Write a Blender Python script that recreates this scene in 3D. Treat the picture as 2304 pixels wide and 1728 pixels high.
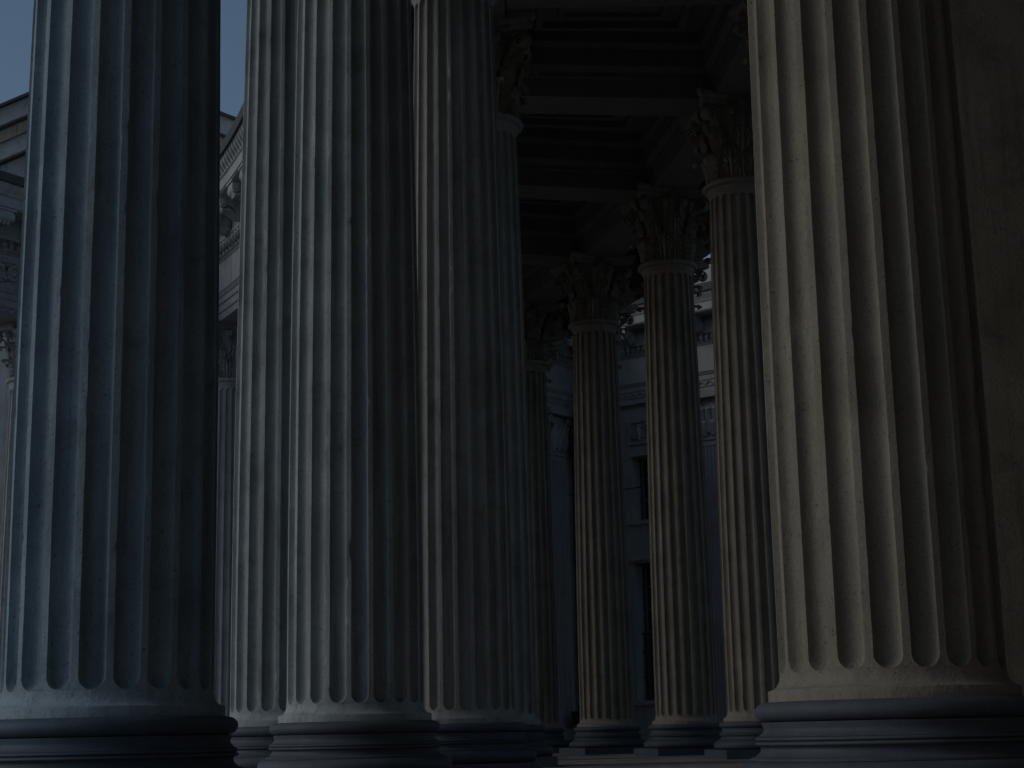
import bpy, bmesh, math, random
import numpy as np
from mathutils import Matrix, Vector
R_ = math.radians
random.seed(7)
rng = np.random.default_rng(11)
sc = bpy.context.scene
for o in list(bpy.data.objects):
    bpy.data.objects.remove(o)
col = sc.collection

# ------------------------------------------------------------------ camera
TILT, ROLL, EYE = R_(11.9), math.atan(.0213), .54
F = Vector((0, math.cos(TILT), math.sin(TILT)))
r0 = Vector((1, 0, 0)); u0 = Vector((0, -math.sin(TILT), math.cos(TILT)))
CR = r0 * math.cos(ROLL) - u0 * math.sin(ROLL)
CU = u0 * math.cos(ROLL) + r0 * math.sin(ROLL)
cam = bpy.data.cameras.new('camera')
cam.lens = 36 * 3748 / 2304; cam.sensor_width = 36; cam.clip_start = .1; cam.clip_end = 5000
co = bpy.data.objects.new('camera', cam); col.objects.link(co)
m = Matrix.Identity(4)
for i in range(3):
    m[i][0] = CR[i]; m[i][1] = CU[i]; m[i][2] = -F[i]
m[2][3] = EYE
co.matrix_world = m
sc.camera = co

# ------------------------------------------------------------------ sky, sun, exposure
SUN_FROM = Vector((-1, -.18, 0)).normalized()
SUN_EL = R_(29)
w = bpy.data.worlds.new('World'); sc.world = w; w.use_nodes = True
nt = w.node_tree; nt.nodes.clear()
sky = nt.nodes.new('ShaderNodeTexSky'); sky.sky_type = 'NISHITA'; sky.sun_disc = False
sky.sun_elevation = SUN_EL
sky.sun_rotation = math.atan2(SUN_FROM.x, SUN_FROM.y)
sky.air_density = 1.0; sky.dust_density = 1.0; sky.ozone_density = 2.5
hsv = nt.nodes.new('ShaderNodeHueSaturation'); hsv.inputs['Hue'].default_value = .493; hsv.inputs['Saturation'].default_value = .95
bg = nt.nodes.new('ShaderNodeBackground'); bg.inputs['Strength'].default_value = .105
out = nt.nodes.new('ShaderNodeOutputWorld')
nt.links.new(sky.outputs[0], hsv.inputs['Color']); nt.links.new(hsv.outputs[0], bg.inputs[0]); nt.links.new(bg.outputs[0], out.inputs[0])
sl = bpy.data.lights.new('sun', 'SUN'); sl.energy = .88; sl.angle = R_(34); sl.color = (1, .99, .97)
so = bpy.data.objects.new('sun', sl); col.objects.link(so)
sd = Vector((SUN_FROM.x * math.cos(SUN_EL), SUN_FROM.y * math.cos(SUN_EL), math.sin(SUN_EL)))
so.rotation_euler = sd.to_track_quat('Z', 'Y').to_euler(); so.location = sd * 60
sc.view_settings.view_transform = 'Standard'; sc.view_settings.look = 'None'
sc.view_settings.gamma = 1; sc.view_settings.use_curve_mapping = False
sc.view_settings.exposure = -1.0
sc.render.engine = 'CYCLES'
sc.cycles.max_bounces = 4; sc.cycles.diffuse_bounces = 3; sc.cycles.glossy_bounces = 2; sc.cycles.transmission_bounces = 2
sc.cycles.use_denoising = True; sc.cycles.use_adaptive_sampling = True; sc.cycles.adaptive_threshold = .02

# ------------------------------------------------------------------ materials
def stone(name, c1, c2, dark, rough=.9, pits=.5, streak=.5, scale=1.0, bump=.35, spec=.2, speckle=0):
    M = bpy.data.materials.new(name); M.use_nodes = True
    n = M.node_tree; L = n.links; N = n.nodes; b = N['Principled BSDF']
    b.inputs['Roughness'].default_value = rough; b.inputs['Specular IOR Level'].default_value = spec
    tc = N.new('ShaderNodeTexCoord'); oi = N.new('ShaderNodeObjectInfo')
    ml = N.new('ShaderNodeVectorMath'); ml.operation = 'SCALE'; ml.inputs[0].default_value = (37, 53, 71)
    L.new(oi.outputs['Random'], ml.inputs['Scale'])
    ad = N.new('ShaderNodeVectorMath'); L.new(tc.outputs['Object'], ad.inputs[0]); L.new(ml.outputs[0], ad.inputs[1])
    def noise(s, det=6, dist=0, vec=None, r=.6):
        k = N.new('ShaderNodeTexNoise'); k.inputs['Scale'].default_value = s; k.inputs['Detail'].default_value = det
        k.inputs['Roughness'].default_value = r; k.inputs['Distortion'].default_value = dist
        L.new(vec or ad.outputs[0], k.inputs['Vector']); return k
    def ramp(src, a, bb, ca=(0, 0, 0, 1), cb=(1, 1, 1, 1)):
        k = N.new('ShaderNodeValToRGB'); k.color_ramp.elements[0].position = a; k.color_ramp.elements[1].position = bb
        k.color_ramp.elements[0].color = ca; k.color_ramp.elements[1].color = cb
        L.new(src, k.inputs[0]); return k
    def mix(fac, A, B):
        k = N.new('ShaderNodeMix'); k.data_type = 'RGBA'
        if isinstance(fac, float): k.inputs[0].default_value = fac
        else: L.new(fac, k.inputs[0])
        for s, v in ((6, A), (7, B)):
            if isinstance(v, tuple): k.inputs[s].default_value = v
            else: L.new(v, k.inputs[s])
        return k.outputs[2]
    base = mix(ramp(noise(1.3 * scale, 3, .6).outputs[0], .35, .68).outputs[0], c1 + (1,), c2 + (1,))
    mp = N.new('ShaderNodeMapping'); mp.inputs['Scale'].default_value = (9, 9, .45); L.new(ad.outputs[0], mp.inputs[0])
    st = noise(1.0 * scale, 4, 0, mp.outputs[0])
    sf = N.new('ShaderNodeMath'); sf.operation = 'MULTIPLY'; sf.inputs[1].default_value = streak
    L.new(ramp(st.outputs[0], .50, .75).outputs[0], sf.inputs[0])
    base = mix(sf.outputs[0], base, dark + (1,))
    # soot patches
    pf = N.new('ShaderNodeMath'); pf.operation = 'MULTIPLY'; pf.inputs[1].default_value = streak * .8
    L.new(ramp(noise(2.6 * scale, 5, .8, None, .72).outputs[0], .53, .72).outputs[0], pf.inputs[0])
    base = mix(pf.outputs[0], base, dark + (1,))
    pit = None
    if pits > 0:
        vor = N.new('ShaderNodeTexVoronoi'); vor.inputs['Scale'].default_value = 34 * scale
        wob = noise(9 * scale, 1); va = N.new('ShaderNodeVectorMath'); va.operation = 'SCALE'; va.inputs['Scale'].default_value = .12
        L.new(wob.outputs[1], va.inputs[0]); vb = N.new('ShaderNodeVectorMath'); L.new(ad.outputs[0], vb.inputs[0]); L.new(va.outputs[0], vb.inputs[1])
        L.new(vb.outputs[0], vor.inputs['Vector'])
        sep = N.new('ShaderNodeSeparateColor'); L.new(vor.outputs['Color'], sep.inputs[0])
        pit = N.new('ShaderNodeMath'); pit.operation = 'MULTIPLY'
        L.new(ramp(vor.outputs['Distance'], .13, .26, (1, 1, 1, 1), (0, 0, 0, 1)).outputs[0], pit.inputs[0])
        L.new(ramp(sep.outputs[0], .72, .78).outputs[0], pit.inputs[1])
        pm = N.new('ShaderNodeMath'); pm.operation = 'MULTIPLY'; pm.inputs[1].default_value = pits
        L.new(pit.outputs[0], pm.inputs[0])
        base = mix(pm.outputs[0], base, tuple(x * .35 for x in dark) + (1,))
    fine = noise(75 * scale, 2)
    g = mix(ramp(fine.outputs[0], .3, .7).outputs[0], (.82 - speckle, .82 - speckle, .82 - speckle, 1), (1.08 + speckle, 1.08 + speckle, 1.08 + speckle, 1))
    mm = N.new('ShaderNodeMix'); mm.data_type = 'RGBA'; mm.blend_type = 'MULTIPLY'; mm.inputs[0].default_value = 1
    L.new(base, mm.inputs[6]); L.new(g, mm.inputs[7])
    L.new(mm.outputs[2], b.inputs['Base Color'])
    rough_n = noise(28 * scale, 3, 0, None, .7)
    if pit is not None:
        hgt = N.new('ShaderNodeMath'); hgt.operation = 'MULTIPLY_ADD'; hgt.inputs[1].default_value = -1.6 * pits
        L.new(pit.outputs[0], hgt.inputs[0]); L.new(rough_n.outputs[0], hgt.inputs[2])
    else: hgt = rough_n
    bp = N.new('ShaderNodeBump'); bp.inputs['Strength'].default_value = bump; bp.inputs['Distance'].default_value = .02
    L.new(hgt.outputs[0], bp.inputs['Height']); L.new(bp.outputs[0], b.inputs['Normal'])
    return M

def plain(name, c, rough=.5, metal=0.0, spec=.5):
    M = bpy.data.materials.new(name); M.use_nodes = True
    n = M.node_tree; b = n.nodes['Principled BSDF']
    b.inputs['Roughness'].default_value = rough; b.inputs['Metallic'].default_value = metal; b.inputs['Specular IOR Level'].default_value = spec
    k = n.nodes.new('ShaderNodeTexNoise'); k.inputs['Scale'].default_value = 6; k.inputs['Detail'].default_value = 6
    r = n.nodes.new('ShaderNodeValToRGB'); r.color_ramp.elements[0].color = tuple(x * .75 for x in c) + (1,); r.color_ramp.elements[1].color = tuple(x * 1.2 for x in c) + (1,)
    tc = n.nodes.new('ShaderNodeTexCoord'); n.links.new(tc.outputs['Object'], k.inputs['Vector'])
    n.links.new(k.outputs[0], r.inputs[0]); n.links.new(r.outputs[0], b.inputs['Base Color'])
    return M

GREYLIME = stone('weathered_blue_cast_limestone', (.345, .385, .392), (.27, .30, .306), (.10, .11, .117), .92, .6, .52)  # weathered grey, with the blue cast of the court side put into the colour
PALE = stone('pale_grey_limestone', (.41, .435, .445), (.34, .36, .37), (.14, .15, .155), .92, .4, .45)
BROWN = stone('grey_brown_limestone', (.275, .25, .208), (.22, .20, .165), (.115, .104, .086), .92, .55, .42)
BLUECAST = stone('blue_cast_limestone', (.265, .345, .40), (.21, .277, .325), (.078, .104, .124), .92, .6, .5)  # blue cast over the front column, put into its stone colour
LIME = stone('pitted_limestone', (.325, .29, .245), (.25, .222, .185), (.105, .092, .076), .92, .55, .5)
CARVED = stone('carved_limestone', (.36, .33, .28), (.27, .245, .20), (.09, .08, .07), .92, 0, .7)
PIER = stone('pier_limestone', (.30, .265, .225), (.215, .188, .155), (.10, .086, .07), .95, .8, .6, 1.4, .5)
GRANB = stone('blue_cast_granite', (.07, .10, .135), (.05, .075, .105), (.03, .045, .06), .62, 0, .25, 1.6, .06, .22, .10)  # the base granite again, with the same blue cast put into its colour
GRAN = stone('polished_granite', (.092, .108, .128), (.066, .08, .098), (.045, .05, .06), .62, 0, .25, 1.6, .06, .22, .10)
WALL = stone('grey_render', (.42, .405, .39), (.35, .34, .33), (.18, .175, .17), .9, 0, .35, .6, .12)
COURT = stone('pale_entablature_stone', (.42, .445, .455), (.35, .37, .38), (.13, .14, .145), .9, 0, .5, .8, .2)
PLAS = stone('ceiling_plaster', (.26, .245, .22), (.21, .195, .175), (.12, .11, .10), .9, 0, .4, .7, .12)
PAVE = stone('granite_paving', (.33, .30, .285), (.24, .22, .21), (.13, .12, .115), .8, .25, .5, 1.2, .25)
GROUND = stone('court_paving', (.26, .255, .25), (.20, .198, .195), (.12, .12, .12), .9, 0, .4, .4, .2)
LEAD = plain('lead_flashing', (.045, .05, .055), .6)
IRON = plain('painted_iron', (.022, .026, .03), .45)
PIPE = plain('zinc_pipe', (.20, .21, .22), .45, .2)
GLASS = plain('dark_window_glass', (.02, .028, .035), .12)
FRAME = plain('painted_window_frame', (.10, .12, .13), .6)
CLOTH = plain('furled_cloth', (.14, .14, .13), .9)

# ------------------------------------------------------------------ mesh helpers
def mesh(name, v, f, mat, smooth=None):
    me = bpy.data.meshes.new(name); me.from_pydata([tuple(p) for p in v], [], f); me.materials.append(mat)
    bm = bmesh.new(); bm.from_mesh(me); bmesh.ops.recalc_face_normals(bm, faces=bm.faces); bm.to_mesh(me); bm.free()
    if smooth is not None:
        me.polygons.foreach_set('use_smooth', [True] * len(me.polygons)); me.set_sharp_from_angle(angle=R_(smooth))
    me.update(); return me

def obj(name, me, parent=None, loc=None, rz=None):
    o = bpy.data.objects.new(name, me); col.objects.link(o)
    if parent is not None: o.parent = parent
    if loc is not None: o.location = loc
    if rz is not None: o.rotation_euler = (0, 0, rz)
    return o

def thing(name, label, cat, loc=(0, 0, 0), rz=0, group=None):
    o = obj(name, None, None, loc, rz); o['label'] = label; o['category'] = cat; o['kind'] = 'thing'
    if group: o['group'] = group
    o.empty_display_size = .3
    return o

class MB:
    def __init__(s): s.v = []; s.f = []
    def add(s, v, f):
        k = len(s.v); s.v += [tuple(p) for p in v]; s.f += [tuple(i + k for i in q) for q in f]; return s
    def box(s, x0, x1, y0, y1, z0, z1, M=None):
        v = [(x, y, z) for z in (z0, z1) for y in (y0, y1) for x in (x0, x1)]
        if M is not None: v = [M @ Vector(p) for p in v]
        return s.add(v, [(0, 2, 3, 1), (4, 5, 7, 6), (0, 1, 5, 4), (2, 6, 7, 3), (0, 4, 6, 2), (1, 3, 7, 5)])
    def lathe(s, prof, n=64):
        v = []; f = []
        for (r, z) in prof:
            for i in range(n):
                a = 2 * math.pi * i / n; v.append((r * math.cos(a), r * math.sin(a), z))
        for j in range(len(prof) - 1):
            for i in range(n):
                k = (i + 1) % n; f.append((j * n + i, j * n + k, (j + 1) * n + k, (j + 1) * n + i))
        f.append(tuple(range(n))[::-1]); f.append(tuple((len(prof) - 1) * n + i for i in range(n)))
        return s.add(v, f)
    def prism(s, poly, a, b, M=None):      # poly in (x,z), extruded along y from a to b
        n = len(poly); v = [(x, a, z) for x, z in poly] + [(x, b, z) for x, z in poly]
        if M is not None: v = [M @ Vector(p) for p in v]
        f = [tuple(range(n)), tuple(range(2 * n - 1, n - 1, -1))] + [(i, (i + 1) % n, n + (i + 1) % n, n + i) for i in range(n)]
        return s.add(v, f)
    def tube(s, pts, rad, n=8, closed=False):
        pts = [Vector(p) for p in pts]; v = []; f = []; N = len(pts)
        rads = rad if isinstance(rad, (list, tuple)) else [rad] * N
        ref = Vector((0, 0, 1))
        for i, p in enumerate(pts):
            t = (pts[min(i + 1, N - 1)] - pts[max(i - 1, 0)]).normalized()
            if abs(t.dot(ref)) > .95: a = t.cross(Vector((0, 1, 0))).normalized()
            else: a = t.cross(ref).normalized()
            b = t.cross(a)
            for k in range(n):
                q = 2 * math.pi * k / n; v.append(p + (a * math.cos(q) + b * math.sin(q)) * rads[i])
        for i in range(N - 1):
            for k in range(n):
                k2 = (k + 1) % n; f.append((i * n + k, i * n + k2, (i + 1) * n + k2, (i + 1) * n + k))
        f.append(tuple(range(n))[::-1]); f.append(tuple((N - 1) * n + k for k in range(n)))
        return s.add(v, f)
    def mesh(s, name, mat, smooth=None): return mesh(name, s.v, s.f, mat, smooth)

def sweep(path, prof):
    """path: list of (point, outward normal); prof: closed list of (offset, z)."""
    v = []; f = []; n = len(prof)
    for p, nn in path:
        for o, z in prof: v.append((p[0] + nn[0] * o, p[1] + nn[1] * o, z))
    for j in range(len(path) - 1):
        for i in range(n):
            k = (i + 1) % n; f.append((j * n + i, j * n + k, (j + 1) * n + k, (j + 1) * n + i))
    f.append(tuple(range(n))[::-1]); f.append(tuple((len(path) - 1) * n + i for i in range(n)))
    return v, f

# ------------------------------------------------------------------ plan of the colonnade (concentric rings)
CX, CY = -51.5, 28.0
RI, RL, RR, RO = 48.85, 51.0, 56.65, 58.9
def ring(r, deg): return (CX + r * math.cos(R_(deg)), CY + r * math.sin(R_(deg)))
def arc(r, a0, a1, n, sign):
    P = []
    for i in range(n + 1):
        a = R_(a0 + (a1 - a0) * i / n); c, s = math.cos(a), math.sin(a)
        P.append(((CX + r * c, CY + r * s), (sign * c, sign * s)))
    return P
D = 1.44; RS = D / 2
Z_BASE = .71          # top of the granite base
Z_AST = 11.75         # astragal
Z_CAP = 13.57         # top of the abacus

# ------------------------------------------------------------------ ground, floor, steps
def structure(name, me, parent=None):
    o = obj(name, me, parent)
    if parent is None: o['kind'] = 'structure'
    return o
structure('ground', MB().box(-1500, 1500, -1500, 1500, -1.2, -.78).mesh('ground', GROUND))
floor = structure('floor', mesh('floor', *sweep(arc(54, -34, 46, 90, 1), [(-7.6, -.78), (9.5, -.78), (9.5, -.022), (-7.6, -.022)]), PAVE))
stairs = structure('stairs', mesh('stairs', *sweep(arc(46.4, -34, 46, 90, -1), [(0, -.78), (1.5, -.78), (1.5, -.58), (1.0, -.58), (1.0, -.39), (.5, -.39), (.5, -.19), (0, -.19)]), PAVE))
slab_rows = [(50.0 + .94 * i, 50.0 + .94 * (i + 1)) for i in range(8)]
for ri, (ra, rb) in enumerate(slab_rows):
    step = 1.75 / ra * 180 / math.pi
    v, f = [], []
    g = .010 / ra * 180 / math.pi
    pts = []
    for zz in (-.03, 0):
        for rr in (ra + .008, rb - .008):
            for k in range(4):
                a = R_(g + (step - 2 * g) * k / 3); pts.append((rr * math.cos(a), rr * math.sin(a), zz))
    idx = lambda z, r, k: z * 8 + r * 4 + k
    for k in range(3):
        f += [(idx(1, 0, k), idx(1, 1, k), idx(1, 1, k + 1), idx(1, 0, k + 1))]
        f += [(idx(0, 0, k), idx(1, 0, k), idx(1, 0, k + 1), idx(0, 0, k + 1)), (idx(0, 1, k), idx(0, 1, k + 1), idx(1, 1, k + 1), idx(1, 1, k))]
    f += [(idx(0, 0, 0), idx(0, 1, 0), idx(1, 1, 0), idx(1, 0, 0)), (idx(0, 0, 3), idx(1, 0, 3), idx(1, 1, 3), idx(0, 1, 3))]
    me = mesh('paving_slab', pts, f, PAVE)
    a = -14 + (ri % 2) * step * .5
    while a < 27:
        o = obj('paving_slab', me, floor, (CX, CY, random.uniform(-.006, .004)), R_(a)); a += step

# ------------------------------------------------------------------ column parts
def noise1(n, step, seed):
    g = np.random.default_rng(seed); k = g.standard_normal(n // step + 3)
    x = np.arange(n) / step; i = x.astype(int); t = x - i; t = t * t * (3 - 2 * t)
    return k[i] * (1 - t) + k[i + 1] * t

def shaft_mesh(name, rows, wear, seed, mat):
    NF = 20; pitch = 2 * math.pi / NF; hw = R_(7.05)
    z0, z1 = Z_BASE, Z_AST - .10
    top = .835
    zb, zt = z0 + .125 * D, z1 - .16           # flute ends
    def rad(z):
        s = (z - z0) / (z1 - z0)
        return RS * (1 - (1 - top) * max(0, (s - .12) / .88) ** 1.55)
    ab, at_ = RS * math.sin(hw), RS * top * math.sin(hw)
    zs = [zb + ab * (1 - math.cos(math.pi / 2 * k / 7)) for k in range(8)]
    zs += list(np.linspace(zs[-1], zt - at_, rows + 2)[1:-1])
    zs += [zt - at_ * math.cos(math.pi / 2 * k / 7) if False else zt - at_ * (1 - math.sin(math.pi / 2 * k / 7)) for k in range(8)]
    nr = len(zs); T = [-math.cos(math.pi * k / 8) for k in range(9)]
    V = []; per = 10
    jl = [noise1(nr, 3, seed + i) * .6 + noise1(nr, 9, seed + 100 + i) * .7 for i in range(2 * NF)]
    ch = [np.clip(noise1(nr, 2, seed + 300 + i) - 1.1, 0, .7) * np.clip(noise1(nr, 12, seed + 700 + i) + .3, 0, 1) for i in range(2 * NF)]
    for j, z in enumerate(zs):
        R = rad(z)
        k = 1.0
        if z < zb + ab: k = math.sqrt(max(0, 1 - ((zb + ab - z) / ab) ** 2))
        if z > zt - at_: k = math.sqrt(max(0, 1 - ((z - zt + at_) / at_) ** 2))
        k = max(k, .02)
        for i in range(NF):
            c = i * pitch
            for q, t in enumerate(T):
                a = c + t * hw * k; r = R - .112 * R * max(0, 1 - abs(t) ** 2.7) ** (1 / 2.4) * min(1, k * 1.1)
                if q in (0, 8) and wear:
                    e = 2 * i + (q == 8)
                    a += (jl[e][j] * .0015 + (-1 if q == 0 else 1) * ch[e][j] * .024) * wear * k
                    r -= ch[e][j] * .010 * wear
                V.append((r * math.cos(a), r * math.sin(a), z))
            a = c + pitch / 2; V.append((R * math.cos(a), R * math.sin(a), z))
    n = NF * per; Fc = []
    for j in range(nr - 1):
        for i in range(n):
            k = (i + 1) % n; Fc.append((j * n + i, j * n + k, (j + 1) * n + k, (j + 1) * n + i))
    def cap(prof, ringidx, flip):
        nonlocal V, Fc
        prev = ringidx
        base = [math.atan2(V[ringidx * n + i][1], V[ringidx * n + i][0]) for i in range(n)]
        start = len(V)
        for (r, z) in prof:
            for i in range(n): V.append((r * math.cos(base[i]), r * math.sin(base[i]), z))
        for m_ in range(len(prof)):
            A = ringidx * n if m_ == 0 else start + (m_ - 1) * n; B = start + m_ * n
            for i in range(n):
                k = (i + 1) % n; Fc.append((A + i, B + i, B + k, A + k) if flip else (A + i, A + k, B + k, B + i))
        Fc.append(tuple(start + (len(prof) - 1) * n + i for i in range(n)))
    fl = []
    for k in range(6):                        # apophyge and fillet at the foot
        q = k / 5 * math.pi / 2; fl.append((RS + .052 * D * (1 - math.cos(q)), zb - .012 - (zb - .012 - z0 - .052 * D) * math.sin(q)))
    fl += [(RS + .055 * D, z0 + .050 * D), (RS + .057 * D, z0 + .045 * D), (RS + .057 * D, z0)]
    cap(fl, 0, True)
    Rt = rad(z1)
    tp = [(Rt * 1.0, z1 - .10), (Rt * 1.03, z1 - .05), (Rt * 1.08, z1), (Rt * 1.08, z1 + .035)]
    for k in range(9):
        q = -math.pi / 2 + math.pi * k / 8; tp.append((Rt * 1.10 + .078 * math.cos(q), z1 + .105 + .066 * math.sin(q)))
    tp.append((Rt * .98, z1 + .17))
    cap(tp, nr - 1, False)
    return mesh(name, V, Fc, mat, 38)

SHAFT_A = shaft_mesh('shaft', 210, 1.0, 1, GREYLIME)
def recolour(me, mat):
    k = me.copy(); k.materials.clear(); k.materials.append(mat); return k
SHAFT_S = recolour(SHAFT_A, BLUECAST)
SHAFT_N = recolour(SHAFT_A, stone('neutral_grey_limestone', (.36, .36, .345), (.285, .283, .268), (.11, .108, .10), .92, .6, .5))
SHAFT_B = shaft_mesh('shaft', 210, 1.0, 5000, GREYLIME)
SHAFT_W = shaft_mesh('shaft', 210, 1.0, 2000, BROWN)
SHAFT_G = shaft_mesh('shaft', 60, .8, 9000, PALE)
SHAFT_F = shaft_mesh('shaft', 60, .8, 9000, LIME)

def base_mesh():
    def torus(rc, zc, rr, hz, n=9): return [(rc + rr * math.cos(math.pi / 2 - math.pi * k / (n - 1)), zc + hz * math.sin(math.pi / 2 - math.pi * k / (n - 1))) for k in range(n)]
    z = Z_BASE; p = [(.50 * D, z + .002)]
    p += torus(.570 * D, z - .043 * D, .050 * D, .043 * D)
    p += [(.590 * D, z - .088 * D), (.590 * D, z - .098 * D)]
    p += [(.583 * D, z - .112 * D), (.585 * D, z - .125 * D), (.600 * D, z - .142 * D), (.614 * D, z - .150 * D)]
    p += torus(.610 * D, z - .160 * D, .012 * D, .009 * D, 7)
    p += torus(.612 * D, z - .180 * D, .012 * D, .009 * D, 7)
    p += [(.604 * D, z - .190 * D), (.598 * D, z - .200 * D), (.602 * D, z - .215 * D), (.622 * D, z - .235 * D), (.648 * D, z - .243 * D), (.648 * D, z - .253 * D)]
    p += torus(.640 * D, z - .314 * D, .066 * D, .060 * D, 11)
    p += [(.60 * D, z - .378 * D)]
    return MB().lathe(p, 96).mesh('base', GRAN, 40)
BASE = base_mesh()
zp = Z_BASE - .374 * D
def plinth_mesh():
    h = .708 * D; b = .012
    bm = bmesh.new(); bmesh.ops.create_cube(bm, size=1)
    bmesh.ops.scale(bm, vec=(2 * h, 2 * h, zp + .02), verts=bm.verts); bmesh.ops.translate(bm, vec=(0, 0, (zp - .02) / 2), verts=bm.verts)
    bmesh.ops.bevel(bm, geom=bm.edges[:], offset=b, segments=2, affect='EDGES')
    me = bpy.data.meshes.new('plinth'); bm.to_mesh(me); bm.free(); me.materials.append(GRAN); return me
PLINTH = plinth_mesh()
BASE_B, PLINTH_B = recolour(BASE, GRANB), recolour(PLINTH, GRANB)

# capital: bell, leaves, volutes, abacus
RN = RS * .835
CH = Z_CAP - Z_AST            # 1.82
def bell(z): return RN * (.95 + .34 * (z / CH) ** 2.4)
def leaf_mesh(h, half, tipout, name='leaf'):
    nu, nv = 17, 30; V = []; Fc = []
    for j in range(nv):
        v = j / (nv - 1)
        # spine: climbs the bell and rolls over at the tip
        if v < .70:
            s = v / .70; z = h * .90 * s; o = .03 + tipout * .30 * s * s
        else:
            q = (v - .70) / .30 * math.pi * 1.15; rr = tipout * .42
            z = h * .90 + rr * math.sin(q) * .62; o = .03 + tipout * .30 + rr * (1 - math.cos(q))
        lobe = .5 + .5 * math.cos(2 * math.pi * (v * 5.6 + .5))
        wv = half * (.78 + .30 * math.sin(math.pi * min(1, v * 1.15))) * (1 - .42 * lobe * (v > .08)) * (1 - max(0, v - .70) / .30 * .45)
        for i in range(nu):
            u = -1 + 2 * i / (nu - 1)
            rib = .026 * math.cos(u * math.pi * 4.0) + .03 * (1 - abs(u)) ** 2
            droop = -.05 * u * u * (1 if v > .5 else v * 2)
            x = bell(min(z, CH * .9)) + o + rib + droop
            V.append((x, u * wv, z + .04 * abs(u) * math.sin(2 * math.pi * v * 5.6)))
    for j in range(nv - 1):
        for i in range(nu - 1):
            Fc.append((j * nu + i, j * nu + i + 1, (j + 1) * nu + i + 1, (j + 1) * nu + i))
    n0 = len(V)
    for p in list(V): V.append((p[0] - .028, p[1] * .96, p[2]))
    for j in range(nv - 1):
        for i in range(nu - 1):
            Fc.append((n0 + j * nu + i, n0 + (j + 1) * nu + i, n0 + (j + 1) * nu + i + 1, n0 + j * nu + i + 1))
    rim = [i for i in range(nu)] + [j * nu + nu - 1 for j in range(1, nv)] + [(nv - 1) * nu + i for i in range(nu - 2, -1, -1)] + [j * nu for j in range(nv - 2, 0, -1)]
    for a, b in zip(rim, rim[1:] + rim[:1]): Fc.append((a, n0 + a, n0 + b, b))
    return mesh(name, V, Fc, CARVED, 50)
LEAF1 = leaf_mesh(.62, .215, .24)
LEAF2 = leaf_mesh(1.12, .205, .30)

def volute_mesh(rin, rout, zc, reach, width, name='volute'):
    V = []; Fc = []; P = []
    for k in range(10):
        s = k / 9; P.append((rin + (reach - rin) * s ** 2.0 * .80, zc - .62 + .62 * (s ** .8) + .0))
    c = (reach, zc); n = 34
    a0 = math.atan2(P[-1][1] + rout - c[1], P[-1][0] - c[0])
    for k in range(n):
        s = k / (n - 1); rr = rout * (1 - .86 * s); a = math.pi * .78 - s * math.pi * 3.6
        P.append((c[0] + rr * math.cos(a), c[1] + rr * math.sin(a)))
    N = len(P); th = .022
    for i, (d, z) in enumerate(P):
        a = P[max(0, i - 1)]; b = P[min(N - 1, i + 1)]
        t = (b[0] - a[0], b[1] - a[1]); l = math.hypot(*t) or 1; nx, nz = -t[1] / l * th, t[0] / l * th
        wd = width * (.55 + .45 * min(1, i / 12)) * (1.0 if i < 12 else 1 - .25 * (i - 12) / (N - 12))
        for (sx, sy) in ((1, -1), (1, 1), (-1, 1), (-1, -1)): V.append((d + nx * sx, sy * wd, z + nz * sx))
    for i in range(N - 1):
        for k in range(4):
            k2 = (k + 1) % 4; Fc.append((i * 4 + k, i * 4 + k2, i * 4 + 4 + k2, i * 4 + 4 + k))
    Fc += [(0, 1, 2, 3), (N * 4 - 4, N * 4 - 1, N * 4 - 2, N * 4 - 3)]
    return mesh(name, V, Fc, CARVED, 50)
VOL = volute_mesh(bell(.9) - .03, .165, 1.36, 1.02, .10)
HEL = volute_mesh(bell(.95) - .02, .105, 1.42, .80, .06, 'helix')

def abacus_mesh():
    def plan(e):
        P = []
        for q in range(4):
            a = q * math.pi / 2
            pts = []
            for k in range(13):
                s = -1 + 2 * k / 12
                y = s * (.86 + e); x = .70 + e + .22 * s * s
                pts.append((x, y))
            for x, y in pts: P.append((x * math.cos(a) - y * math.sin(a), x * math.sin(a) + y * math.cos(a)))
        return P
    V = []; Fc = []; lv = [(-.04, 1.56), (.0, 1.60), (.0, 1.68), (.035, 1.70), (.07, 1.74), (.07, 1.82)]
    for e, z in lv: V += [(x, y, z) for x, y in plan(e)]
    n = 52
    for j in range(len(lv) - 1):
        for i in range(n):
            k = (i + 1) % n; Fc.append((j * n + i, j * n + k, (j + 1) * n + k, (j + 1) * n + i))
    Fc.append(tuple(range(n))[::-1]); Fc.append(tuple((len(lv) - 1) * n + i for i in range(n)))
    return mesh('abacus', V, Fc, CARVED, 35)
ABACUS = abacus_mesh()
BELL = MB().lathe([(bell(CH * .88 * k / 10), CH * .88 * k / 10) for k in range(11)], 40).mesh('capital', CARVED, 40)
def rosette_mesh():
    b = MB()
    for k in range(6):
        a = k * math.pi / 3
        b.tube([(.0, 0, 0), (.05, .06 * math.cos(a), .06 * math.sin(a)), (.03, .12 * math.cos(a), .12 * math.sin(a))], [.02, .045, .02], 6)
    b.tube([(0, 0, 0), (.09, 0, 0)], [.045, .03], 8)
    return b.mesh('rosette', CARVED, 50)
ROS = rosette_mesh()

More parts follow.
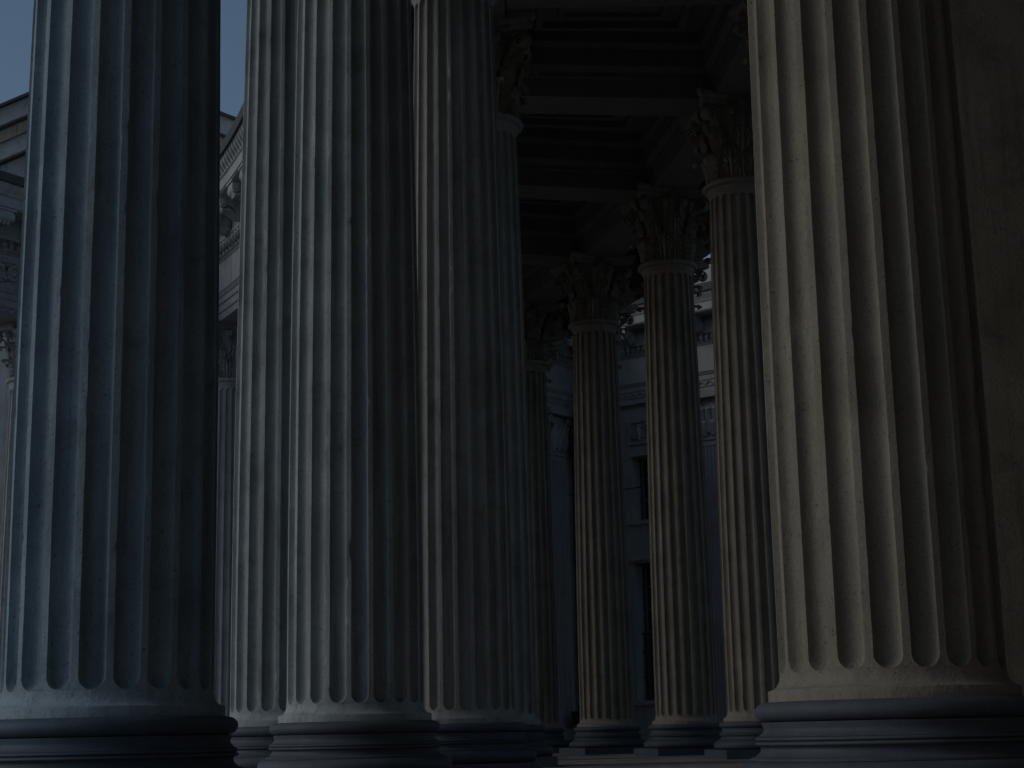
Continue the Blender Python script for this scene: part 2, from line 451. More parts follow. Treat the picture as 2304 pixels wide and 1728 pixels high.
WARM = dict(b=BELL, l1=LEAF1, l2=LEAF2, v=VOL, h=HEL, a=ABACUS, r=ROS)
CARVEDG = stone('carved_grey_limestone', (.38, .405, .42), (.30, .32, .335), (.10, .11, .115), .92, 0, .6)
GREY = {k: recolour(me, CARVEDG) for k, me in WARM.items()}
def capital(parent, K, z=Z_AST + .06):
    c = obj('capital', K['b'], parent, (0, 0, z - .0))
    for k in range(8):
        obj('leaf', K['l1'], c, (0, 0, 0), k * math.pi / 4 + math.pi / 8)
        obj('leaf', K['l2'], c, (0, 0, .02), k * math.pi / 4)
    for k in range(4):
        obj('volute', K['v'], c, (0, 0, 0), k * math.pi / 2 + math.pi / 4)
        a = k * math.pi / 2
        obj('rosette', K['r'], c, (.74 * math.cos(a), .74 * math.sin(a), 1.66), a)
        for s in (-1, 1): obj('helix', K['h'], c, (0, 0, 0), a + s * R_(17))
    obj('abacus', K['a'], c)
    return c

def column(p, rz, label, shaft, group=None, cap=True, turn=0, sc_=1):
    t = thing('column', label, 'column', (p[0], p[1], 0), rz, group)
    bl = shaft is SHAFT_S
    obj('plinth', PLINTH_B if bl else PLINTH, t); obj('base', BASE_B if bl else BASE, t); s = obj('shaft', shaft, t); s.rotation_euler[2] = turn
    if cap: capital(t, WARM if shaft in (SHAFT_F, SHAFT_W, SHAFT_N) else GREY)
    return t

# rows: (angle on ring, label)
G_IN, G_MID, G_OUT = 'columns of the row edging the court', 'columns of the middle row', 'columns of the row away from the court'
pit = math.pi / 10
# middle row
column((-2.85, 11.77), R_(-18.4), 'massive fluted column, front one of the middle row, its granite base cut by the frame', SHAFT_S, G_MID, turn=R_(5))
column((-1.72, 17.83), R_(-11.6), 'large fluted column overlapping the paler court-side column beside it', SHAFT_B, G_MID, turn=R_(3))
column((-.78, 23.9), R_(-4.6), 'fluted column with one bright fillet, standing behind the large overlapping column, third of its row', SHAFT_N, G_MID, turn=R_(9))
column((-.42, 29.7), R_(1.9), 'mostly hidden dark fluted column, fourth of the middle row, its shadowed capital against the ceiling', SHAFT_N, G_MID, turn=R_(2))
for i, a in enumerate((9.0, 15.1, 21.2, 27.3)):
    column(ring(RL, a), R_(a), ['fifth', 'sixth', 'seventh', 'eighth'][i] + ' fluted column of the middle row, hidden behind the nearer columns', SHAFT_G, G_MID, turn=R_(i * 4))
# court-side row
IN = [(-7.06, 'pale evenly lit fluted column beside open sky, under the sweep of the curved cornice', SHAFT_B),
      (-.9, 'second court-side column behind the pale evenly lit one', SHAFT_G), (5.2, 'third court-side column behind the pale evenly lit one', SHAFT_G), (11.4, 'fourth court-side column behind the pale evenly lit one', SHAFT_G),
      (17.5, 'fifth court-side column behind the pale evenly lit one', SHAFT_G), (23.7, 'court-side column whose capital corner peeks out beside the pale fluted column', SHAFT_G),
      (29.8, 'distant slim pale column with full capital seen in the sky gap under the curved architrave', SHAFT_G), (35.9, 'last court-side column, next to the portico, behind the massive front column', SHAFT_G)]
for a, lb, s in IN: column(ring(RI, a), R_(a), lb, s, G_IN, turn=R_(a * 3 % 18))
# row away from the court
OUT = [((2.42, 10.96), -17.5, 'massive warm brown fluted column standing in front of the plain pier', SHAFT_W), (None, -11.7, 'outer column hidden behind the massive warm brown column and the pier', SHAFT_F),
       (None, -5.86, 'third outer column, hidden behind the massive warm brown one', SHAFT_F), (None, 0, 'fourth outer column, hidden behind the massive warm brown one', SHAFT_F),
       (None, 5.8, 'outer fluted column with tall shadowed capital, half covered by the massive warm brown column', SHAFT_F), (None, 12.0, 'outer fluted column in the middle of three slim warm ones, beside the barred window', SHAFT_F),
       (None, 18.1, 'outer slim fluted column standing next to the dark metal cabinet and pipes', SHAFT_F), (None, 23.5, 'small dim fluted column squeezed against the dark middle row, last of the outer row', SHAFT_F)]
for p, a, lb, s in OUT: column(p or ring(RR, a), R_(a), lb, s, G_OUT, turn=R_(a * 2 % 18 + 3))

EDGE = [(2.5, 'hidden'), (7.5, 'hidden'), (12.9, 'carved capital'), (17.95, 'carved capital'), (22.95, 'carved capital'), (28.1, 'hidden'), (32.5, 'hidden')]
for i, (a, k) in enumerate(EDGE):
    o_ = ['first', 'second', 'third', 'fourth', 'fifth', 'sixth', 'seventh'][i]
    column(ring(RO, a), R_(a), o_ + ' column of the outermost row, ' + ('hidden behind the slim warm columns' if k == 'hidden' else 'its capital peeking out behind the slim warm columns'), SHAFT_F, 'columns of the outermost row', turn=R_(a * 5 % 18))

# ------------------------------------------------------------------ pier beside the front outer column
pier = thing('stone_pier', 'plain pitted brown stone pier behind the massive warm fluted column', 'pier', (3.35, 13.6, 0))
b = MB(); b.box(0, 5.2, 0, 1.3, .5, 13.57); obj('wall_face', b.mesh('wall_face', PIER), pier)
b = MB(); b.box(-.12, 5.3, -.12, 1.42, 0, .28); b.box(-.06, 5.25, -.06, 1.36, .28, .5); obj('base', b.mesh('base', GRAN), pier)

# added unseen walls and ceiling that block light behind and beside the viewpoint
blk = thing('light_blocking_walls', 'added brown stone walls, out of view, that block light beside the plain pier', 'building')
b = MB(); b.box(8.56, 9.8, -9, 14.9, -.78, 13.57); obj('wall', b.mesh('wall', PIER), blk)
b = MB(); b.box(-3.4, 8.55, -9, -7.8, -.78, 13.57); obj('wall', b.mesh('wall', PIER), blk)
b = MB(); b.box(-4.6, 9.8, -9, 6.0, 13.572, 14.9); obj('ceiling', b.mesh('ceiling', PLAS), blk)

# ------------------------------------------------------------------ entablature profiles
def ent_parts(parent, path, back=-1.22, mat=COURT, capmat=LEAD, zoff=0):
    A = [(0, 13.57), (0, 13.80), (.04, 13.81), (.04, 14.05), (.08, 14.06), (.08, 14.25), (.11, 14.26), (.17, 14.36), (.19, 14.37), (.19, 14.42), (back, 14.42), (back, 13.57)]
    Fz = [(.02, 14.423), (.02, 15.46), (back + .02, 15.46), (back + .02, 14.423)]
    Cn = [(.03, 15.463), (.07, 15.50), (.07, 15.54), (.12, 15.55), (.15, 15.62), (.15, 15.84), (.33, 15.86), (.33, 15.95), (.30, 15.96), (.30, 16.53), (1.12, 16.53), (1.12, 16.56), (1.16, 16.57), (1.16, 16.88), (1.20, 16.90),
          (1.24, 16.98), (1.34, 17.12), (1.38, 17.24), (back, 17.24), (back, 15.463)]
    Ld = [(back, 17.243), (1.47, 17.243), (1.50, 17.50), (1.3, 17.60), (back, 17.95)]
    obj('architrave', mesh('architrave', *sweep(path, A), mat), parent)
    obj('frieze', mesh('frieze', *sweep(path, Fz), mat), parent)
    obj('cornice', mesh('cornice', *sweep(path, Cn), mat), parent)
    obj('roof_edge', mesh('roof_edge', *sweep(path, Ld), capmat), parent)

def modillion_mesh():
    b = MB()
    # side profile (out, z) of a scroll bracket, extruded across its width
    top = [(.0, 0), (.76, 0)]
    bot = [(.76, -.13), (.72, -.21), (.64, -.24), (.56, -.20), (.48, -.17), (.38, -.22), (.28, -.32), (.16, -.40), (.05, -.42), (0, -.42)]
    b.prism(top + bot, -.19, .19)
    for (x, z, r) in ((.655, -.125, .115), (.12, -.26, .165)):
        P = [(x + r * math.cos(2 * math.pi * k / 16), z + r * math.sin(2 * math.pi * k / 16)) for k in range(16)]
        b.prism(P, -.225, .225)
        P = [(x + r * .45 * math.cos(2 * math.pi * k / 10), z + r * .45 * math.sin(2 * math.pi * k / 10)) for k in range(10)]
        b.prism(P, -.25, .25)
    # acanthus leaf lying under the bracket
    for s in (-1, 0, 1):
        b.tube([(.10, s * .10, -.44), (.30, s * .11, -.35), (.50, s * .11, -.23), (.66, s * .10, -.28), (.72, s * .08, -.20)], [.03, .055, .06, .05, .02], 6)
    b.box(-.01, .80, -.24, .24, 0, .05)
    b.v = [(x * 1.05, y * 1.4, z * 1.28) for x, y, z in b.v]
    return b.mesh('modillion', COURT, 45)
MOD = modillion_mesh()

def egg_mesh(path_pts, name, parent, r=.085, zc=15.735, o=.2):
    b = MB()
    for (p, n) in path_pts:
        t = Vector((-n[1], n[0], 0)); nn = Vector((n[0], n[1], 0)); c = Vector((p[0], p[1], zc)) + nn * o
        b.tube([c + Vector((0, 0, -.125)) - nn * .03, c + Vector((0, 0, -.09)) + nn * .02, c + nn * .06, c + Vector((0, 0, .09)) + nn * .05, c + Vector((0, 0, .12))], [.02, r * .75, r, r * .8, .03], 7)
    o_ = obj(name, b.mesh(name, COURT, 50), parent); o_['kind'] = 'stuff'; return o_

# curved entablature over the court-side row
ent = thing('curved_entablature', 'curved pale entablature with scroll brackets sweeping down over the court-side columns', 'entablature')
ent_parts(ent, arc(RI - .62, -34, 39.5, 150, -1))
Rm = RI - .62
for i in range(40):
    a = -14 + i * 1.85
    if a > 39: break
    n = (-math.cos(R_(a)), -math.sin(R_(a))); p = ring(Rm - .30, a)
    o = obj('modillion', MOD, ent, (p[0], p[1], 16.475), math.atan2(n[1], n[0]))
egg_mesh([(ring(Rm, a), (-math.cos(R_(a)), -math.sin(R_(a)))) for a in np.arange(4, 39, .36)], 'egg_moulding', ent, .11)
# carved leaf row on the cymatium
b = MB()
for a in np.arange(4, 39, .36):
    n = Vector((-math.cos(R_(a)), -math.sin(R_(a)), 0)); t = Vector((-n.y, n.x, 0)); p0 = Vector((*ring(Rm, a), 0))
    b.tube([p0 + n * 1.20 + Vector((0, 0, 16.92)), p0 + n * 1.30 + t * .05 + Vector((0, 0, 17.03)), p0 + n * 1.385 + t * .09 + Vector((0, 0, 17.21))], [.02, .045, .025], 6)
o = obj('leaf_moulding', b.mesh('leaf_moulding', COURT, 50), ent); o['kind'] = 'stuff'
# scrolls on the frieze, between plain stretches
def scroll_mesh(name='scroll_relief', mat=COURT):
    b = MB()
    def curl(cx, cz, r0_, turns, sgn, start):
        pts = []; rad = []
        for k in range(26):
            s = k / 25; rr = r0_ * (1 - .82 * s); a = start + sgn * turns * 2 * math.pi * s
            pts.append((cx + rr * math.cos(a), .02, cz + rr * math.sin(a))); rad.append(.055 * (1 - .5 * s))
        b.tube(pts, rad, 6)
        b.tube([(cx, 0, cz), (cx, .09, cz)], [.09, .05], 8)
        for k in range(5):
            a = start + k * 1.25
            b.tube([(cx + r0_ * math.cos(a), 0, cz + r0_ * math.sin(a)), (cx + r0_ * 1.22 * math.cos(a + .25), .07, cz + r0_ * 1.22 * math.sin(a + .25)), (cx + r0_ * 1.38 * math.cos(a + .6), .02, cz + r0_ * 1.38 * math.sin(a + .6))], [.06, .07, .02], 6)
    curl(-.48, .06, .30, 1.6, 1, 0.2); curl(.48, -.06, .30, 1.6, -1, 3.0)
    b.tube([(-.95, .02, -.30), (-.5, .04, -.36), (-.1, .05, -.1), (.1, .05, .1), (.5, .04, .34), (.95, .02, .28)], [.03, .05, .06, .06, .05, .03], 6)
    return b.mesh(name, mat, 50)
SCROLL = scroll_mesh()
for a in (12.0, 18.0, 24.0, 30.6, 36.5):
    n = (-math.cos(R_(a)), -math.sin(R_(a))); p = ring(Rm - .02, a)
    obj('scroll_relief', SCROLL, ent, (p[0], p[1], 14.93), math.atan2(n[1], n[0]) - math.pi / 2)

# entablature on the far side of the outer row
ent2 = thing('outer_entablature', 'shadowed outer entablature carried by the slim warm columns', 'entablature')
ent_parts(ent2, arc(RO + .62, -34, 39.5, 120, 1), mat=CARVED)

# ------------------------------------------------------------------ coffered ceiling
ceil = structure('ceiling', mesh('ceiling', *sweep(arc(RI, -34, 39.5, 100, 1), [(.61, 14.95), (10.1, 14.95), (10.1, 17.2), (.61, 17.2)]), PLAS))
def bprof(h): return [(-h, 13.572), (h, 13.572), (h, 13.98), (h + .06, 13.99), (h + .06, 14.10), (h + .16, 14.22), (h + .16, 14.60), (h + .26, 14.70), (h + .26, 14.94), (-h - .26, 14.94), (-h - .26, 14.70), (-h - .16, 14.60), (-h - .16, 14.22), (-h - .06, 14.10), (-h - .06, 13.99), (-h, 13.98)]
obj('beam', mesh('beam', *sweep(arc(RL, -34, 39.5, 120, 1), bprof(.52)), PLAS), ceil)
obj('beam', mesh('beam', *sweep(arc(RR, -34, 39.5, 120, 1), [(o, z + .002) for o, z in bprof(.56)]), PLAS), ceil)
def radial_beam(a, ra, rb, h=.5, z=0):
    c, s = math.cos(R_(a)), math.sin(R_(a))
    path = [((CX + r * c, CY + r * s), (-s, c)) for r in (ra, rb)]
    obj('beam', mesh('beam', *sweep(path, [(o, zz + .004) for o, zz in bprof(h)]), PLAS), ceil)
OA = [-29.4, -23.4, -17.5, -11.7, -5.86, 0, 5.8, 12.0, 18.1, 23.5, 29.4, 35.2]
for a in OA: radial_beam(a, RL + .55, RR - .58)
for a in OA: radial_beam(a, RI + .62, RL - .55, .4)
for a in OA: radial_beam(a, RR + .6, RO - .6, .4)
# sunk panel with raised frame in each coffer
for a0, a1 in zip(OA[:-1], OA[1:]):
    am = (a0 + a1) / 2; c, s = math.cos(R_(am)), math.sin(R_(am)); rm = (RL + RR) / 2
    M = Matrix(((c, -s, 0, CX + rm * c), (s, c, 0, CY + rm * s), (0, 0, 1, 0), (0, 0, 0, 1)))
    X, Y = 1.55, 1.62
    for (d, z0_, z1_, wd) in ((0, 14.80, 14.948, .14), (.45, 14.86, 14.948, .10)):
        b = MB(); x, y = X - d, Y - d
        for q in ((-x, x, -y, -y + wd), (-x, x, y - wd, y), (-x, -x + wd, -y + wd, y - wd), (x - wd, x, -y + wd, y - wd)): b.box(*q, z0_, z1_, M)
        obj('coffer_frame', b.mesh('coffer_frame', PLAS), ceil)

# ------------------------------------------------------------------ building at the end of the aisle (concave corner)
Q = Vector((2.5, 68.5, 0))
uA = Vector((.78, -.62, 0)).normalized(); nA = Vector((-.62, -.78, 0)).normalized()
uB = Vector((-.59, -.81, 0)).normalized(); nB = Vector((.81, -.59, 0)).normalized()
def frame_of(u, n): return Matrix(((u.x, n.x, 0, Q.x), (u.y, n.y, 0, Q.y), (0, 0, 1, 0), (0, 0, 0, 1)))
MA, MBm = frame_of(uA, nA), frame_of(uB, nB)
PSH = None
def pilaster(parent, M, uc, wdt=1.2, d=.2, fl=True):
    b = MB()
    # fluted strip: fillets stand proud of a sunk back
    h = wdt / 2; b.box(uc - h, uc + h, .0, d - .05, .3, 11.7, M)
    nf = 7; fw = wdt / (nf + (nf + 1) * .32); x = uc - h
    for k in range(nf + 1):
        b.box(x, x + fw * .32, d - .05, d, .75, 11.45, M); x += fw * 1.32
    b.box(uc - h, uc + h, d - .05, d - .002, .3, .75, M); b.box(uc - h, uc + h, d - .05, d - .002, 11.45, 11.66, M)
    b.box(uc - h - .05, uc + h + .05, 0, d + .05, 11.66, 11.8, M)
    p = obj('pilaster', b.mesh('pilaster', WALL), parent)
    b = MB(); b.box(uc - h - .12, uc + h + .12, .003, d + .12, -.7, .3, M); obj('base', b.mesh('base', GRAN), p)
    # capital block with leaves and volutes
    b = MB(); b.box(uc - h, uc + h, .0, d, 11.8, 13.3, M)
    b.box(uc - h - .28, uc + h + .28, .0, d + .28, 13.32, 13.565, M)
    cp = obj('capital', b.mesh('capital', WALL), p)
    b = MB()
    for row, (zz, hh, cnt) in enumerate(((11.82, .55, 3), (11.95, 1.0, 4))):
        for k in range(cnt):
            x = uc - h + wdt * (k + .5) / cnt
            b.tube([M @ Vector((x, d + .02, zz)), M @ Vector((x, d + .06, zz + hh * .6)), M @ Vector((x, d + .20, zz + hh * .95)), M @ Vector((x, d + .27, zz + hh * .85))], [.12, .17, .13, .03], 7)
    for s in (-1, 1):
        pts = []
        for k in range(20):
            q = k / 19; rr = .17 * (1 - .8 * q); a = math.pi * .8 - q * math.pi * 3.2
            pts.append(M @ Vector((uc + s * (h + .12 + rr * math.cos(a)), d + .13, 13.12 + rr * math.sin(a))))
        b.tube(pts, .05, 6)
        b.tube([M @ Vector((uc + s * h * .3, d + .05, 12.3)), M @ Vector((uc + s * h * .8, d + .1, 12.95)), M @ Vector((uc + s * (h - .02), d + .13, 13.22))], .05, 6)
    o = obj('carved_leaves', b.mesh('carved_leaves', WALL, 50), p)
    return p

def wall_with_openings(M, u0_, u1_, z0_, z1_, ops, depth, mat):
    b = MB(); us = sorted({u0_, u1_, *[o[0] for o in ops], *[o[1] for o in ops]}); zs = sorted({z0_, z1_, *[o[2] for o in ops], *[o[3] for o in ops]})
    for ua, ub in zip(us, us[1:]):
        for za, zb in zip(zs, zs[1:]):
            um, zm = (ua + ub) / 2, (za + zb) / 2
            if any(o[0] < um < o[1] and o[2] < zm < o[3] for o in ops): continue
            b.box(ua, ub, -depth, 0, za, zb, M)
    return b

bld = thing('cathedral_wing', 'grey blue pilastered wall with barred windows and bracketed cornice behind the slim columns', 'building')
opsA = [(2.85, 5.25, 8.85, 11.45), (2.80, 5.25, 1.75, 7.15)]
obj('wall', wall_with_openings(MA, 0, 58, -.78, 13.57, opsA + [(9.6, 12.0, 8.85, 11.45), (9.6, 12.0, 1.75, 7.15)], .9, WALL).mesh('wall', WALL), bld)  # far stretch of the long wall is unseen, lengthened to block low sky
obj('wall', wall_with_openings(MBm, .002, 14, -.78, 13.57, [], .9, WALL).mesh('wall', WALL), bld)
for (ua, ub, za, zb) in opsA + [(9.6, 12.0, 8.85, 11.45), (9.6, 12.0, 1.75, 7.15)]:
    tall = zb - za > 3
    b = MB(); w_ = .10
    for q in ((ua + .12, ua + .12 + w_, za, zb), (ub - .12 - w_, ub - .12, za, zb), (ua, ub, za, za + w_), (ua, ub, zb - w_, zb), ((ua + ub) / 2 - .05, (ua + ub) / 2 + .05, za, zb)):
        b.box(q[0], q[1], -.66, -.58, q[2], q[3], MA)
    n = 6 if tall else 3
    for k in range(1, n): zz = za + (zb - za) * k / n; b.box(ua, ub, -.645, -.595, zz - .035, zz + .035, MA)
    wd = obj('window', b.mesh('window', FRAME), bld)
    b = MB(); b.box(ua, ub, -.70, -.68, za, zb, MA); obj('pane', b.mesh('pane', GLASS), wd)
    if tall:
        for k in range(9):
            x = ua + .12 + (ub - ua - .24) * k / 8
            b = MB(); b.tube([MA @ Vector((x, -.45, za)), MA @ Vector((x, -.45, za + 2.6))], .022, 6); obj('window_bar', b.mesh('window_bar', IRON), wd)
        for zz in (za + .9, za + 1.9, za + 2.6):
            b = MB(); b.box(ua, ub, -.47, -.43, zz, zz + .05, MA); obj('window_bar', b.mesh('window_bar', IRON), wd)
    b = MB(); b.box(ua - .10, ub + .10, .003, .14, za - .16, za - .002, MA); obj('sill', b.mesh('sill', WALL), wd)
    b = MB(); b.box(ua - .02, ub + .02, .003, .05, zb + .002, zb + .10, MA); obj('lintel', b.mesh('lintel', WALL), wd)
    if tall:
        b = MB(); b.box(ua - .25, ub + .25, .003, .16, zb + .10, zb + .26, MA); obj('hood', b.mesh('hood', WALL), wd)
# relief panels above the windows
def relief_panel(uc, z0_, z1_):
    b = MB(); h = 1.2
    for q in ((uc - h, uc + h, z0_, z0_ + .09), (uc - h, uc + h, z1_ - .09, z1_), (uc - h, uc - h + .09, z0_ + .09, z1_ - .09), (uc + h - .09, uc + h, z0_ + .09, z1_ - .09)):
        b.box(q[0], q[1], .003, .09, q[2], q[3], MA)
    p = obj('relief_panel', b.mesh('relief_panel', WALL), bld)
    b = MB(); g = random.Random(4)
    for k in range(16):
        x = uc - h + .22 + (2 * h - .44) * k / 15; zc = (z0_ + z1_) / 2 + g.uniform(-.18, .18); r0_ = g.uniform(.12, .22); st = g.uniform(0, 6)
        pts = []
        for j in range(12):
            s = j / 11; rr = r0_ * (1 - .75 * s); a = st + s * 8; pts.append(MA @ Vector((x + rr * math.cos(a), .05, zc + rr * math.sin(a))))
        b.tube(pts, [.06 * (1 - .4 * j / 11) for j in range(12)], 5)
    for k in range(3):
        x = uc + (k - 1) * .7
        b.tube([MA @ Vector((x, .02, z0_ + .15)), MA @ Vector((x + .05, .1, (z0_ + z1_) / 2)), MA @ Vector((x - .03, .05, z1_ - .18))], [.06, .13, .05], 7)
    obj('carving', b.mesh('carving', WALL, 50), p)
relief_panel(4.05, 11.93, 12.92); relief_panel(10.8, 11.93, 12.92)
for uc in (7.0, 13.6, 20.2, 26.8): pilaster(bld, MA, uc)
pilaster(bld, MA, .62, 1.0)
pilaster(bld, MBm, 1.42, 1.1); pilaster(bld, MBm, 7.6, 1.2)
# string joint across the wall
b = MB(); b.box(0.01, 58, -.004, .012, 10.17, 10.21, MA); obj('string_course', b.mesh('string_course', LEAD), bld)
b = MB(); b.box(0.01, 14, -.004, .012, 10.17, 10.21, MBm); obj('string_course', b.mesh('string_course', LEAD), bld)
# entablature with a mitred inner corner
def path_pts(M, n, ua, ub): 
    a = M @ Vector((ua, .2, 0)); b_ = M @ Vector((ub, .2, 0)); return [((a.x, a.y), (n.x, n.y)), ((b_.x, b_.y), (n.x, n.y))]
ent_parts(bld, path_pts(MA, nA, 0, 58), -1.0, WALL); ent_parts(bld, path_pts(MBm, nB, -.0, 14), -1.0, WALL)
for M_, n_, rng_ in ((MA, nA, np.arange(1.8, 24, 1.6)), (MBm, nB, np.arange(1.7, 12, 1.6))):
    for u_ in rng_:
        p = M_ @ Vector((u_, .5, 16.475)); o = obj('modillion', MOD, bld, p, math.atan2(n_.y, n_.x))
    egg_mesh([((tuple((M_ @ Vector((u_, .2, 0)))[:2])), (n_.x, n_.y)) for u_ in np.arange(rng_[0] - .8, 14 if M_ is MA else 9, .25)], 'egg_moulding', bld)
# zig-zag ornament along the architrave
b = MB()
for M_, ub in ((MA, 14), (MBm, 9)):
    for u_ in np.arange(.6, ub, .36):
        b.tube([M_ @ Vector((u_, .215, 13.84)), M_ @ Vector((u_ + .09, .27, 13.94)), M_ @ Vector((u_ + .18, .26, 14.02)), M_ @ Vector((u_ + .27, .27, 13.94)), M_ @ Vector((u_ + .36, .215, 13.84))], .035, 5)
o = obj('zigzag_moulding', b.mesh('zigzag_moulding', WALL, 50), bld); o['kind'] = 'stuff'
b = MB(); b.box(-1, 58, -9, -.95, 14.4, 19, MA); obj('upper_wall', b.mesh('upper_wall', WALL), bld)
b = MB(); b.box(-.5, 14, -9, -.95, 14.4, 19, MBm); obj('upper_wall', b.mesh('upper_wall', WALL), bld)

# drainpipes, cabinet and furled flag in the corner
pp = thing('drainpipe', 'slim pale drainpipe running down the dark inner corner of the grey wall', 'drainpipe')
c0 = MBm @ Vector((.42, .36, 0)); b = MB()
b.tube([c0 + Vector((0, 0, z)) for z in (.7, 4, 8, 11.2)] + [c0 + Vector((0, 0, 12.6)), c0 + nB * .2 + Vector((0, 0, 13.4))], .085, 10); obj('pipe', b.mesh('pipe', PIPE, 40), pp)
for z in (2.0, 3.4, 4.8, 6.2, 7.6, 9.0):
    b = MB(); b.tube([c0 + Vector((0, 0, z)), c0 + Vector((0, 0, z + .07))], .105, 10); obj('pipe_bracket', b.mesh('pipe_bracket', PIPE, 40), pp)
b = MB(); b.tube([c0 + Vector((0, 0, .72)), c0 + Vector((.02, -.05, .35)), c0 + Vector((.35, -.35, -.05)), c0 + Vector((.5, -.5, -.25))], .11, 10); obj('outlet', b.mesh('outlet', PIPE, 40), pp)
cb = thing('metal_cabinet', 'dark metal cabinet on legs with small pale label near the wall corner', 'cabinet')
def bx(u0_, u1_, d0, d1, z0_, z1_): return MB().box(u0_, u1_, d0, d1, z0_, z1_, MBm)
obj('box', bx(.15, 1.68, .7, 1.1, .87, 1.35).mesh('box', IRON), cb)
obj('lid', bx(.10, 1.73, .66, 1.14, 1.35, 1.40).mesh('lid', IRON), cb)
obj('label_plate', bx(.25, .45, 1.10, 1.11, 1.22, 1.29).mesh('label_plate', PIPE), cb)
obj('rail', bx(.12, 1.70, 1.10, 1.14, .88, .93).mesh('rail', IRON), cb)
for u_ in (.2, .62, 1.05, 1.5): obj('leg', bx(u_, u_ + .09, .8, .89, -.78, .87).mesh('leg', IRON), cb)
fg = thing('furled_flag', 'furled grey flag on a thin slanting pole high on the wall corner', 'flag')
a_ = MBm @ Vector((1.25, 1.2, 11.6)); b_ = MBm @ Vector((.45, 1.4, 16.0)); pts = [a_.lerp(b_, k / 11) for k in range(12)]
obj('pole', MB().tube([a_.lerp(b_, -.15), b_.lerp(a_, -.08)], .03, 8).mesh('pole', PIPE, 40), fg)
obj('cloth', MB().tube([p + Vector((.12 * math.sin(i), 0, -.05 * i % .1)) for i, p in enumerate(pts[:9])], [.08, .30, .36, .33, .30, .27, .22, .17, .06], 9).mesh('cloth', CLOTH, 60), fg)
obj('finial', MB().tube([b_, b_ + Vector((0, 0, .2)), b_ + Vector((-.02, 0, .45))], [.05, .08, .01], 8).mesh('finial', PIPE, 40), fg)

# ------------------------------------------------------------------ portico beyond the massive front column
uP = Vector((.57, .82, 0)).normalized(); nP = Vector((.82, -.57, 0)).normalized(); OP = Vector((-15.35, 50.2, 0))
por = thing('portico', 'blue grey portico with carved frieze meeting the curved colonnade', 'portico')
pa, pb = OP - uP * 12, OP + uP * 7.0
ent_parts(por, [((pa.x, pa.y), (nP.x, nP.y)), ((pb.x, pb.y), (nP.x, nP.y))], -1.24)
for k in range(11):
    p = pa + uP * (1.0 + k * 1.6) + nP * .30; obj('modillion', MOD, por, (p.x, p.y, 16.475), math.atan2(nP.y, nP.x))
egg_mesh([(tuple((pa + uP * s)[:2]), (nP.x, nP.y)) for s in np.arange(5, 18.5, .27)], 'egg_moulding', por)
for k in range(7):
    p = pa + uP * (7.0 + k * 1.75) + nP * .02; obj('scroll_relief', SCROLL, por, (p.x, p.y, 14.93), math.atan2(nP.y, nP.x) - math.pi / 2)
b = MB()
for s in np.arange(6, 18.5, .3):
    p = pa + uP * s + nP * .08; b.tube([p + Vector((0, 0, 13.62)), p + nP * .03 + uP * .15 + Vector((0, 0, 13.74)), p + uP * .3 + Vector((0, 0, 13.62))], .03, 5)
o = obj('leaf_moulding', b.mesh('leaf_moulding', COURT, 50), por); o['kind'] = 'stuff'
Mp = Matrix(((uP.x, nP.x, 0, pa.x), (uP.y, nP.y, 0, pa.y), (0, 0, 1, 0), (0, 0, 0, 1)))
b = MB(); b.box(-.5, 19, -3.4, -1.26, 14.4, 17.2, Mp); obj('soffit', b.mesh('soffit', PLAS), por)
ang = math.atan2(uP.y, uP.x)
for k, s in enumerate((13.1, 17.4)):
    p = pa + uP * s - nP * .62
    column((p.x, p.y), ang, ['portico column with blue shaded capital beyond the massive front column', 'portico column hidden behind the massive front column'][k], SHAFT_G, 'portico columns')
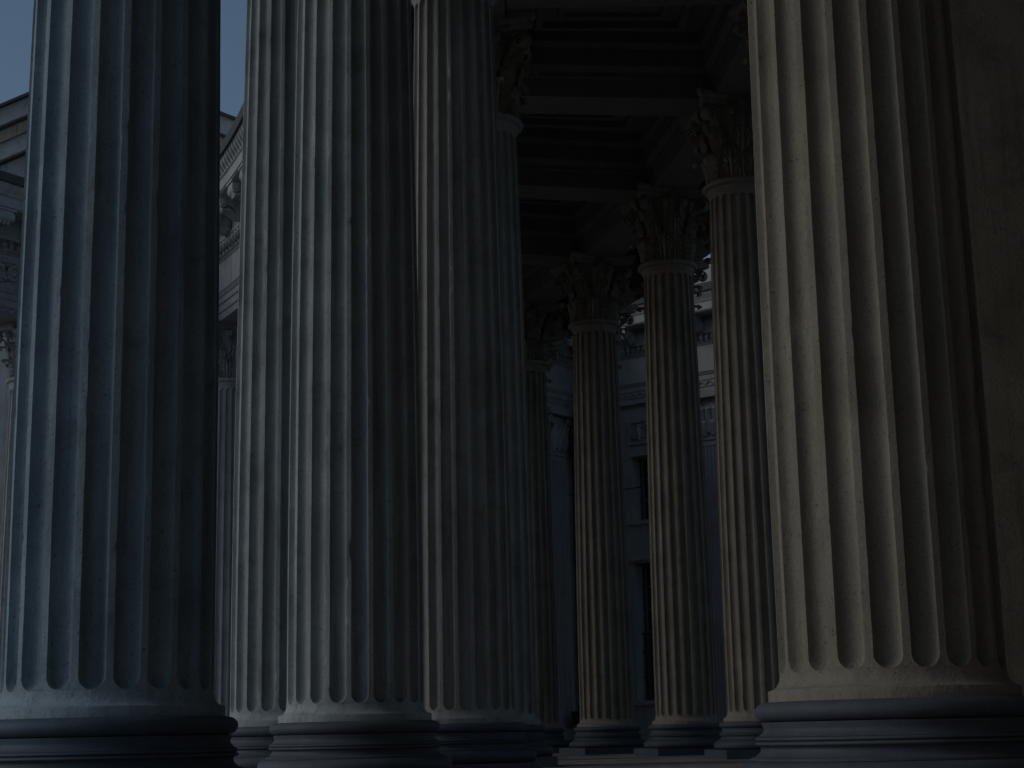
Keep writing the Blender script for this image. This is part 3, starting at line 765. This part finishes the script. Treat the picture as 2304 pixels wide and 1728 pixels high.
# lamp post standing in the court
lp = thing('lamp_post', 'slim pale lamp post with ribbed dark cup in the court, beside the portico column', 'lamp post', (-14.35, 48.9, -.78))
obj('pole', MB().lathe([(.22, 0), (.22, .25), (.16, .35), (.11, .6), (.07, 3.4), (.075, 6.6), (.16, 7.28)], 20).mesh('pole', PIPE, 40), lp)
obj('cup', MB().lathe([(.12, 7.27), (.24, 7.33), (.33, 7.52), (.34, 7.60), (.30, 7.62)], 24).mesh('cup', IRON, 40), lp)
for k in range(16):
    a = k * math.pi / 8; c_, s_ = math.cos(a), math.sin(a)
    obj('rib', MB().tube([(.245 * c_, .245 * s_, 7.33), (.30 * c_, .30 * s_, 7.43), (.345 * c_, .345 * s_, 7.58)], .018, 5).mesh('rib', PIPE, 50), lp)
obj('globe', MB().lathe([(.10, 7.60), (.22, 7.68), (.28, 7.86), (.22, 8.06), (.08, 8.14), (.03, 8.25)], 20).mesh('globe', plain('milk_glass', (.30, .33, .35), .3), 50), lp)
# gable of the church behind
gab = thing('gabled_church_block', 'blue grey gable end with stepped raking mouldings rising against the sky', 'building', (-19.5, 75, 0))
hw_, apex, sl_ = 14.0, 32.4, .435
zb_ = apex - hw_ * sl_
obj('wall', MB().prism([(-hw_ + .8, -.78), (hw_ - .8, -.78), (hw_ - .8, zb_ - 1.2), (0, apex - 1.6), (-hw_ + .8, zb_ - 1.2)], .6, 30).mesh('wall', COURT), gab)
for s in (-1, 1):
    def band(t0, t1, y0, y1, name, mat, ext=0):
        P = [(0, apex - t0), (s * (hw_ + ext), apex - t0 - sl_ * (hw_ + ext)), (s * (hw_ + ext), apex - t1 - sl_ * (hw_ + ext)), (0, apex - t1)]
        obj(name, MB().prism(P, y0, y1).mesh(name, mat), gab)
    band(0, .14, -.35, 30, 'roof_edge', LEAD, .3)
    band(.14, 1.0, -.12, 30, 'raking_cornice', COURT, .2)
    band(1.0, 1.18, .12, 2, 'moulding', LEAD)
    band(1.18, 1.75, .10, 2, 'raking_band', CARVED)
    band(1.75, 2.45, .25, 2, 'raking_band', COURT)
    band(2.45, 2.62, .16, 2, 'moulding', COURT)
    band(2.62, 2.70, .40, 2, 'moulding', LEAD)
